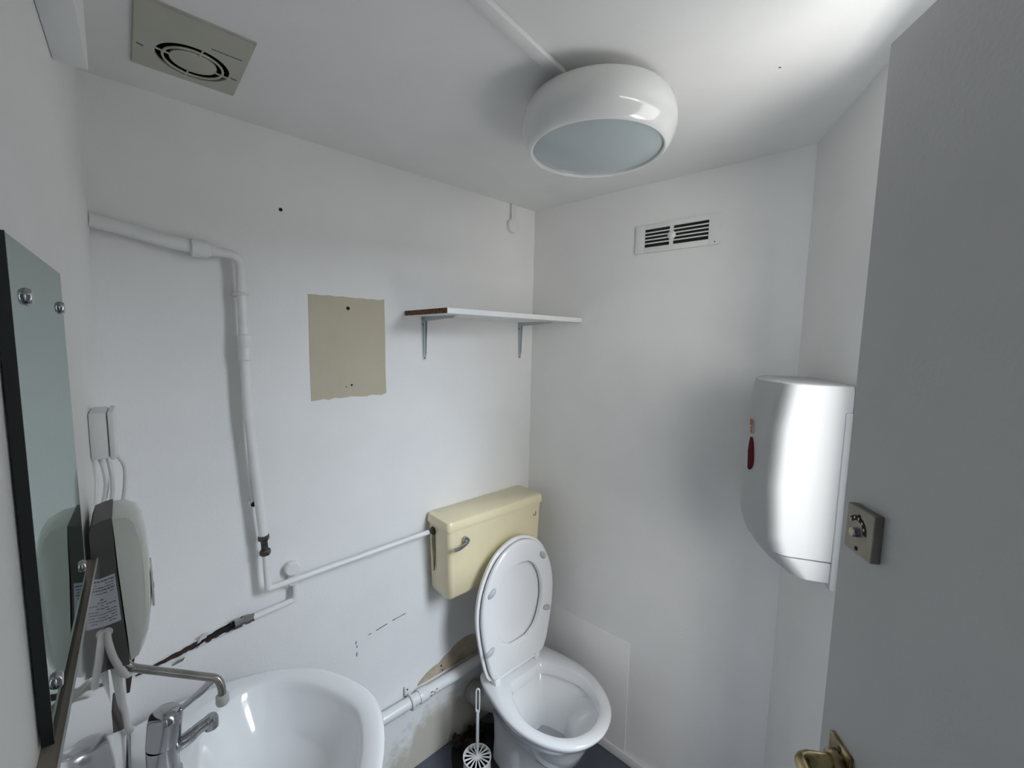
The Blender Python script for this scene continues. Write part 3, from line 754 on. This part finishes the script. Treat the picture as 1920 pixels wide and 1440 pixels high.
# brass lever handle
bm = NB(); box(bm, .030, .078, -.006, 0, .985, 1.119, .002); hd = finish('handle_plate', bm, M['brass'], parent=t, smooth=True)
hd['label'] = 'worn brass handle back plate'
bm = NB(); tube(bm, bend([(.056, -.004, 1.090), (.056, -.058, 1.090), (.155, -.060, 1.084)], .012, 5), [.0105] * 2 + [.0095] * 10, 16); lathe(bm, [(0, -.018), (.016, -.018), (.018, -.004)], 24, (.056, 0, 1.090), 'Y')
finish('lever', bm, M['brass'], parent=hd)
bm = NB(); lathe(bm, [(0, -.0075), (.0035, -.007), (.0045, -.005)], 12, (.056, 0, 1.112), 'Y'); finish('screw', bm, M['darksteel'], parent=hd)
# door lining in the opening, carried by the doorway wall
bm = NB(); box(bm, .385, .402, -.004, .104, ZF, 2.135, .002); box(bm, 1.438, 1.455, -.004, .104, ZF, 2.135, .002); box(bm, .385, 1.455, -.004, .104, 2.117, 2.135, .002)
struct(finish('trim_3', bm, M['paint'], loc=RSP, rot=ROT_S))

# ================================================================ LEFT WALL
# ---- mirror with dark bevel edge
t = thing('wall_mirror', 'frameless rectangular mirror on the left wall above the splashback', 'mirror', (XL, 0, 0), ROT_L)
my0, my1, mz0, mz1 = -.885, -.632, 1.402, 1.7525
bm = NB(); box(bm, my0, my1, -.0072, -.0015, mz0, mz1, .0004, 1); finish('mirror_glass', bm, M['mirror'], parent=t, smooth=False)
bm = NB(); box(bm, my0 - .0012, my0 + .0002, -.0076, -.0012, mz0, mz1); finish('glass_edge', bm, M['glassedge'], parent=t, smooth=False)
for (y, z) in ((my0 + .052, 1.715), (my1 - .025, 1.715), (my1 - .025, 1.435), (my0 + .03, 1.43)):
    bm = NB(); lathe(bm, [(0, -.0105), (.005, -.0105), (.0062, -.009), (.0066, -.0074), (.0066, -.0070)], 16, (y, 0, z), 'Y'); finish('fixing_cap', bm, M['chrome'], parent=t)

# ---- splashback
t = thing('splashback', 'glossy white splashback panel with raw brown top edge under the mirror', 'splashback', (XL, 0, 0), ROT_L)
bm = NB(); box(bm, -1.20, -.545, -.0122, -.0106, .80, 1.3985); finish('gloss_face', bm, M['splash'], parent=t, smooth=False)
bm = NB(); box(bm, -1.20, -.545, -.0106, 0, .80, 1.3975); e = finish('board_core', bm, M['board'], parent=t, smooth=False); e['label'] = 'raw brown board edge'

# ---- junction box in the corner with its cables
t = thing('junction_box', 'white painted square junction box at the left wall corner', 'junction box', (XL, 0, 0), ROT_L)
bm = NB(); box(bm, -.378, -.30, -.022, 0, 1.490, 1.5655, .004); finish('box_body', bm, M['paint'], parent=t)
bm = NB(); box(bm, -.380, -.298, -.030, -.0225, 1.488, 1.566, .0025); finish('box_lid', bm, M['paint'], parent=t)
for i, (pts) in enumerate(([(-.348, -.007, 1.492), (-.350, -.012, 1.470), (-.36, -.014, 1.44), (-.42, -.008, 1.41), (-.455, -.006, 1.40)],
                           [(-.330, -.016, 1.492), (-.335, -.020, 1.46), (-.375, -.022, 1.435), (-.42, -.018, 1.41), (-.455, -.015, 1.395)],
                           [(-.315, -.022, 1.492), (-.31, -.036, 1.46), (-.35, -.036, 1.43), (-.41, -.030, 1.40), (-.455, -.026, 1.385)])):
    bm = NB(); tube(bm, spline(pts, 6), .0034, 8); o = finish('power_cable', bm, M['pipe'], loc=(XL, 0, 0), rot=ROT_L)
    tag(o, ['painted cable nearest the wall dropping from junction box to water heater', 'middle painted cable dropping from junction box to water heater', 'outermost painted cable curving from junction box to water heater'][i], 'cable', 'cables under the junction box')

# ---- handwash water heater
t = thing('water_heater', 'small over-sink water heater with grey metal side and aged white cover', 'water heater', (0, 0, 0))
HYs, HYe = -.55, -.462
side = [(-1.3435, 1.241), (-1.3145, 1.237), (-1.3205, 1.380), (-1.3212, 1.448), (-1.3300, 1.4465), (-1.3400, 1.443), (-1.3435, 1.432)]
def prismY(bm, poly, y0, y1, bev=0):
    prism(bm, poly, 'Y', y0, y1, bev)
bm = NB(); prismY(bm, side, HYs, HYe); finish('chassis', bm, M['heater'], parent=t, smooth=False)
# cover: lofted profile slices swelling towards the middle
def cov(ins, y):
    P_ = [(-1.3210, 1.447 - ins * .2), (-1.3200, 1.42), (-1.3190, 1.380), (-1.3130, 1.240 + ins * .2), (-1.3050, 1.2425 + ins * .5), (-1.2990 - ins * .5, 1.252 + ins), (-1.2930 - ins, 1.268 + ins), (-1.2885 - ins, 1.30), (-1.2872 - ins, 1.34), (-1.2876 - ins, 1.38),
          (-1.2890 - ins, 1.406), (-1.2925 - ins, 1.430 - ins * .6), (-1.2965 - ins * .6, 1.441 - ins), (-1.3070, 1.4475 - ins * .5)]
    return [(a, y, b) for a, b in P_]
bm = NB(); loft(bm, [cov(.006, HYs + .0005), cov(.0015, HYs + .006), cov(0, HYs + .016), cov(-.0012, HYs + .03), cov(-.0012, HYe - .03), cov(0, HYe - .016), cov(.006, HYe - .001)], True, True)
finish('cover', bm, M['cover'], parent=t, angle=50)
bm = NB(); box(bm, -1.2866, -1.2838, HYs + .018, HYs + .072, 1.30, 1.352, .001); finish('front_ridge', bm, M['cover'], parent=t)
bm = NB(); box(bm, -1.2856, -1.2832, HYs + .03, HYs + .033, 1.322, 1.330); finish('indicator_lamp', bm, M['darksteel'], parent=t, smooth=False)
# rating label with printed lines
bm = NB(); prismY(bm, [(-1.3420, 1.302), (-1.3195, 1.3045), (-1.3225, 1.372), (-1.3425, 1.368)], HYs - .0006, HYs + .001); lb = finish('rating_label', bm, M['label'], parent=t, smooth=False)
bm = NB()
rnd = random.Random(12)
for k in range(15):
    z = 1.3640 - k * .0041; x = -1.3412
    while x < -1.3240:
        wd = rnd.uniform(.0012, .0042); e = min(x + wd, -1.3232)
        if rnd.random() < .86:
            zz = z + (x + 1.3412) * .16
            th_ = .0016 if k in (0, 3, 6) else .0010
            box(bm, x, e, HYs - .0010, HYs - .0004, zz, zz + th_)
        x = e + .0006
        if rnd.random() < .08 and k > 3: break
finish('printed_lines', bm, M['ink'], parent=lb, smooth=False)
bm = NB(); lathe(bm, [(0, -.004), (.0055, -.004), (.0062, -.001), (.0062, .001)], 18, (-1.3345, HYs, 1.2935), 'Y'); finish('grommet', bm, M['hose'], parent=t)
bm = NB(); tube(bm, spline([(-1.3345, HYs - .002, 1.2935), (-1.3335, HYs - .012, 1.286), (-1.330, HYs - .010, 1.262), (-1.325, HYs + .004, 1.235), (-1.320, HYs + .03, 1.205), (-1.3165, HYs + .07, 1.18)], 6), .0042, 12)
finish('power_lead', bm, M['hose'], parent=t)
bm = NB(); tube(bm, spline([(-1.330, -.530, 1.236), (-1.3305, -.47, 1.16), (-1.331, -.36, 1.04), (-1.331, -.22, .90), (-1.330, -.10, .812)], 6), .0055, 10)
o = finish('feed_hose', bm, M['hose']); tag(o, 'pale hose hanging from the water heater down to the basin', 'hose')
# swivel spout
bm = NB(); tube(bm, bend([(-1.322, -.500, 1.243), (-1.322, -.500, 1.206), (-1.217, -.548, 1.160), (-1.213, -.552, 1.146), (-1.213, -.552, 1.128)], .016, 6), .0056, 14); sp_ = finish('swivel_spout', bm, M['chrome2'], parent=t)
bm = NB(); lathe(bm, [(.0058, .006), (.0088, .004), (.0092, -.006), (.0080, -.010), (.0055, -.011), (0, -.008)], 20); bmesh.ops.translate(bm, verts=bm.verts, vec=(-1.213, -.552, 1.128)); finish('nozzle', bm, M['cover'], parent=sp_)
# dark hole in the plaster at the corner under the heater
bm = NB(); prismY(bm, [(XL + .001, .835), (XL + .006, .835), (XL + .020, .922), (XL + .013, .940), (XL + .001, .932)], -.0014, .001); finish('broken_plaster_hole', bm, M['brown'], parent=wall_back, smooth=False)
bm = NB(); prismY(bm, [(-.430, 1.060), (-.330, 1.062), (-.09, .905), (-.06, .86), (-.18, .878)], -.0014, .001); finish('broken_plaster_hole', bm, M['brown'], parent=wall_left, smooth=False)

# ================================================================ BASIN
ZB = .800
t = thing('wash_basin', 'white ceramic wash basin in the left corner under the water heater', 'basin', (-1.10, -.36, ZB))
def bas(x1, wy, x0=-1.333, z=0, yc=-.358, sq=1.0, n=6):
    """plan outline of a wall basin: straight back at x0, D-shaped front reaching x1"""
    D = x1 - x0
    P_ = [(x0, yc - wy * .94), (x0 + D * .28, yc - wy), (x0 + D * .60, yc - wy * .90), (x0 + D * .86, yc - wy * .58), (x1, yc), (x0 + D * .86, yc + wy * .58), (x0 + D * .60, yc + wy * .90), (x0 + D * .28, yc + wy), (x0, yc + wy * .94)]
    s = spline([(a, b, 0) for a, b in P_], n)
    k = [(x0, yc + wy * .94 - wy * 1.88 * i / 6) for i in range(1, 6)]
    return [(p.x + 1.10, p.y + .36, z) for p in s] + [(a + 1.10, b + .36, z) for a, b in k]
def bin_(x1, wy, x0, z, yc=-.358, n=6):
    D = x1 - x0
    P_ = [(x0 + D * .04, yc - wy * .62), (x0 + D * .22, yc - wy * .92), (x0 + D * .50, yc - wy), (x0 + D * .80, yc - wy * .68), (x1, yc), (x0 + D * .80, yc + wy * .68), (x0 + D * .50, yc + wy), (x0 + D * .22, yc + wy * .92), (x0 + D * .04, yc + wy * .62)]
    s = spline([(a, b, 0) for a, b in P_], n)
    k = [(x0 - .0 + D * (.04 - .04 * math.sin(PI * i / 6)), yc + wy * .62 - wy * 1.24 * i / 6) for i in range(1, 6)]
    return [(p.x + 1.10, p.y + .36, z) for p in s] + [(a + 1.10, b + .36, z) for a, b in k]
bm = NB()
loft(bm, [bas(-1.05, .14, z=-.19), bas(-.97, .20, z=-.14), bas(-.915, .255, z=-.08), bas(-.888, .290, z=-.035), bas(-.879, .298, z=-.010), bas(-.879, .298, z=-.004), bas(-.883, .295, z=0.0),
          bas(-.893, .287, z=.002),
          bin_(-.922, .235, -1.235, -.001), bin_(-.930, .228, -1.230, -.006), bin_(-.938, .220, -1.222, -.020), bin_(-.955, .200, -1.205, -.055), bin_(-.985, .165, -1.185, -.095), bin_(-1.03, .105, -1.155, -.122), bin_(-1.075, .03, -1.12, -.130)], True, True)
finish('ceramic_basin', bm, M['ceramic'], parent=t, angle=60)
bm = NB(); lathe(bm, [(0, .0), (.018, .0), (.021, -.003)], 24, (0, .0, -.126)); finish('waste_outlet', bm, M['chrome'], parent=t)

# ---- mixer tap
t = thing('mixer_tap', 'chrome single-lever mixer tap standing at the back of the basin', 'tap', (-1.284, -.270, ZB + .001))
bm = NB(); lathe(bm, [(0, 0), (.030, 0), (.030, .006), (.0265, .010), (.0255, .075)], 32); finish('tap_base', bm, M['chrome'], parent=t)
bm = NB(); lathe(bm, [(.0255, .075), (.0280, .078), (.0285, .125), (.0265, .137), (.018, .145), (0, .148)], 32)
bmesh.ops.rotate(bm, verts=bm.verts, cent=(0, 0, .06), matrix=Matrix.Rotation(math.radians(7), 3, 'Y'))
finish('tap_head', bm, M['chrome'], parent=t)
bm = NB(); tube(bm, spline([(.005, 0, .052), (.040, .001, .060), (.060, .002, .069), (.080, .003, .074)], 5), [.0155] * 3 + [.0135] * 5 + [.0120] * 5 + [.0122] * 3, 18)
lathe(bm, [(0, .016), (.011, .0125), (.0135, .006), (.0135, -.012), (.0105, -.014), (0, -.012)], 20, (.081, .003, .070))
finish('tap_spout', bm, M['chrome'], parent=t)
bm = NB(); pth = spline([(.018, 0, .125), (.042, .001, .136), (.070, .002, .150), (.094, .003, .168)], 6)
nn = len(pth)
for k in range(1):
    rings = []
    for i, p in enumerate(pth):
        s = i / (nn - 1); wv = .0075 + .0045 * (math.sin(max(0, (s - .45) / .55) * PI * .75)); hv = .0050
        if s > .93: wv *= .6
        rings.append([(p.x - math.sin(.3) * hv * math.sin(a), p.y + wv * math.cos(a), p.z + hv * math.sin(a)) for a in [2 * PI * j / 16 for j in range(16)]])
    loft(bm, rings, True, True)
finish('tap_lever', bm, M['chrome'], parent=t)
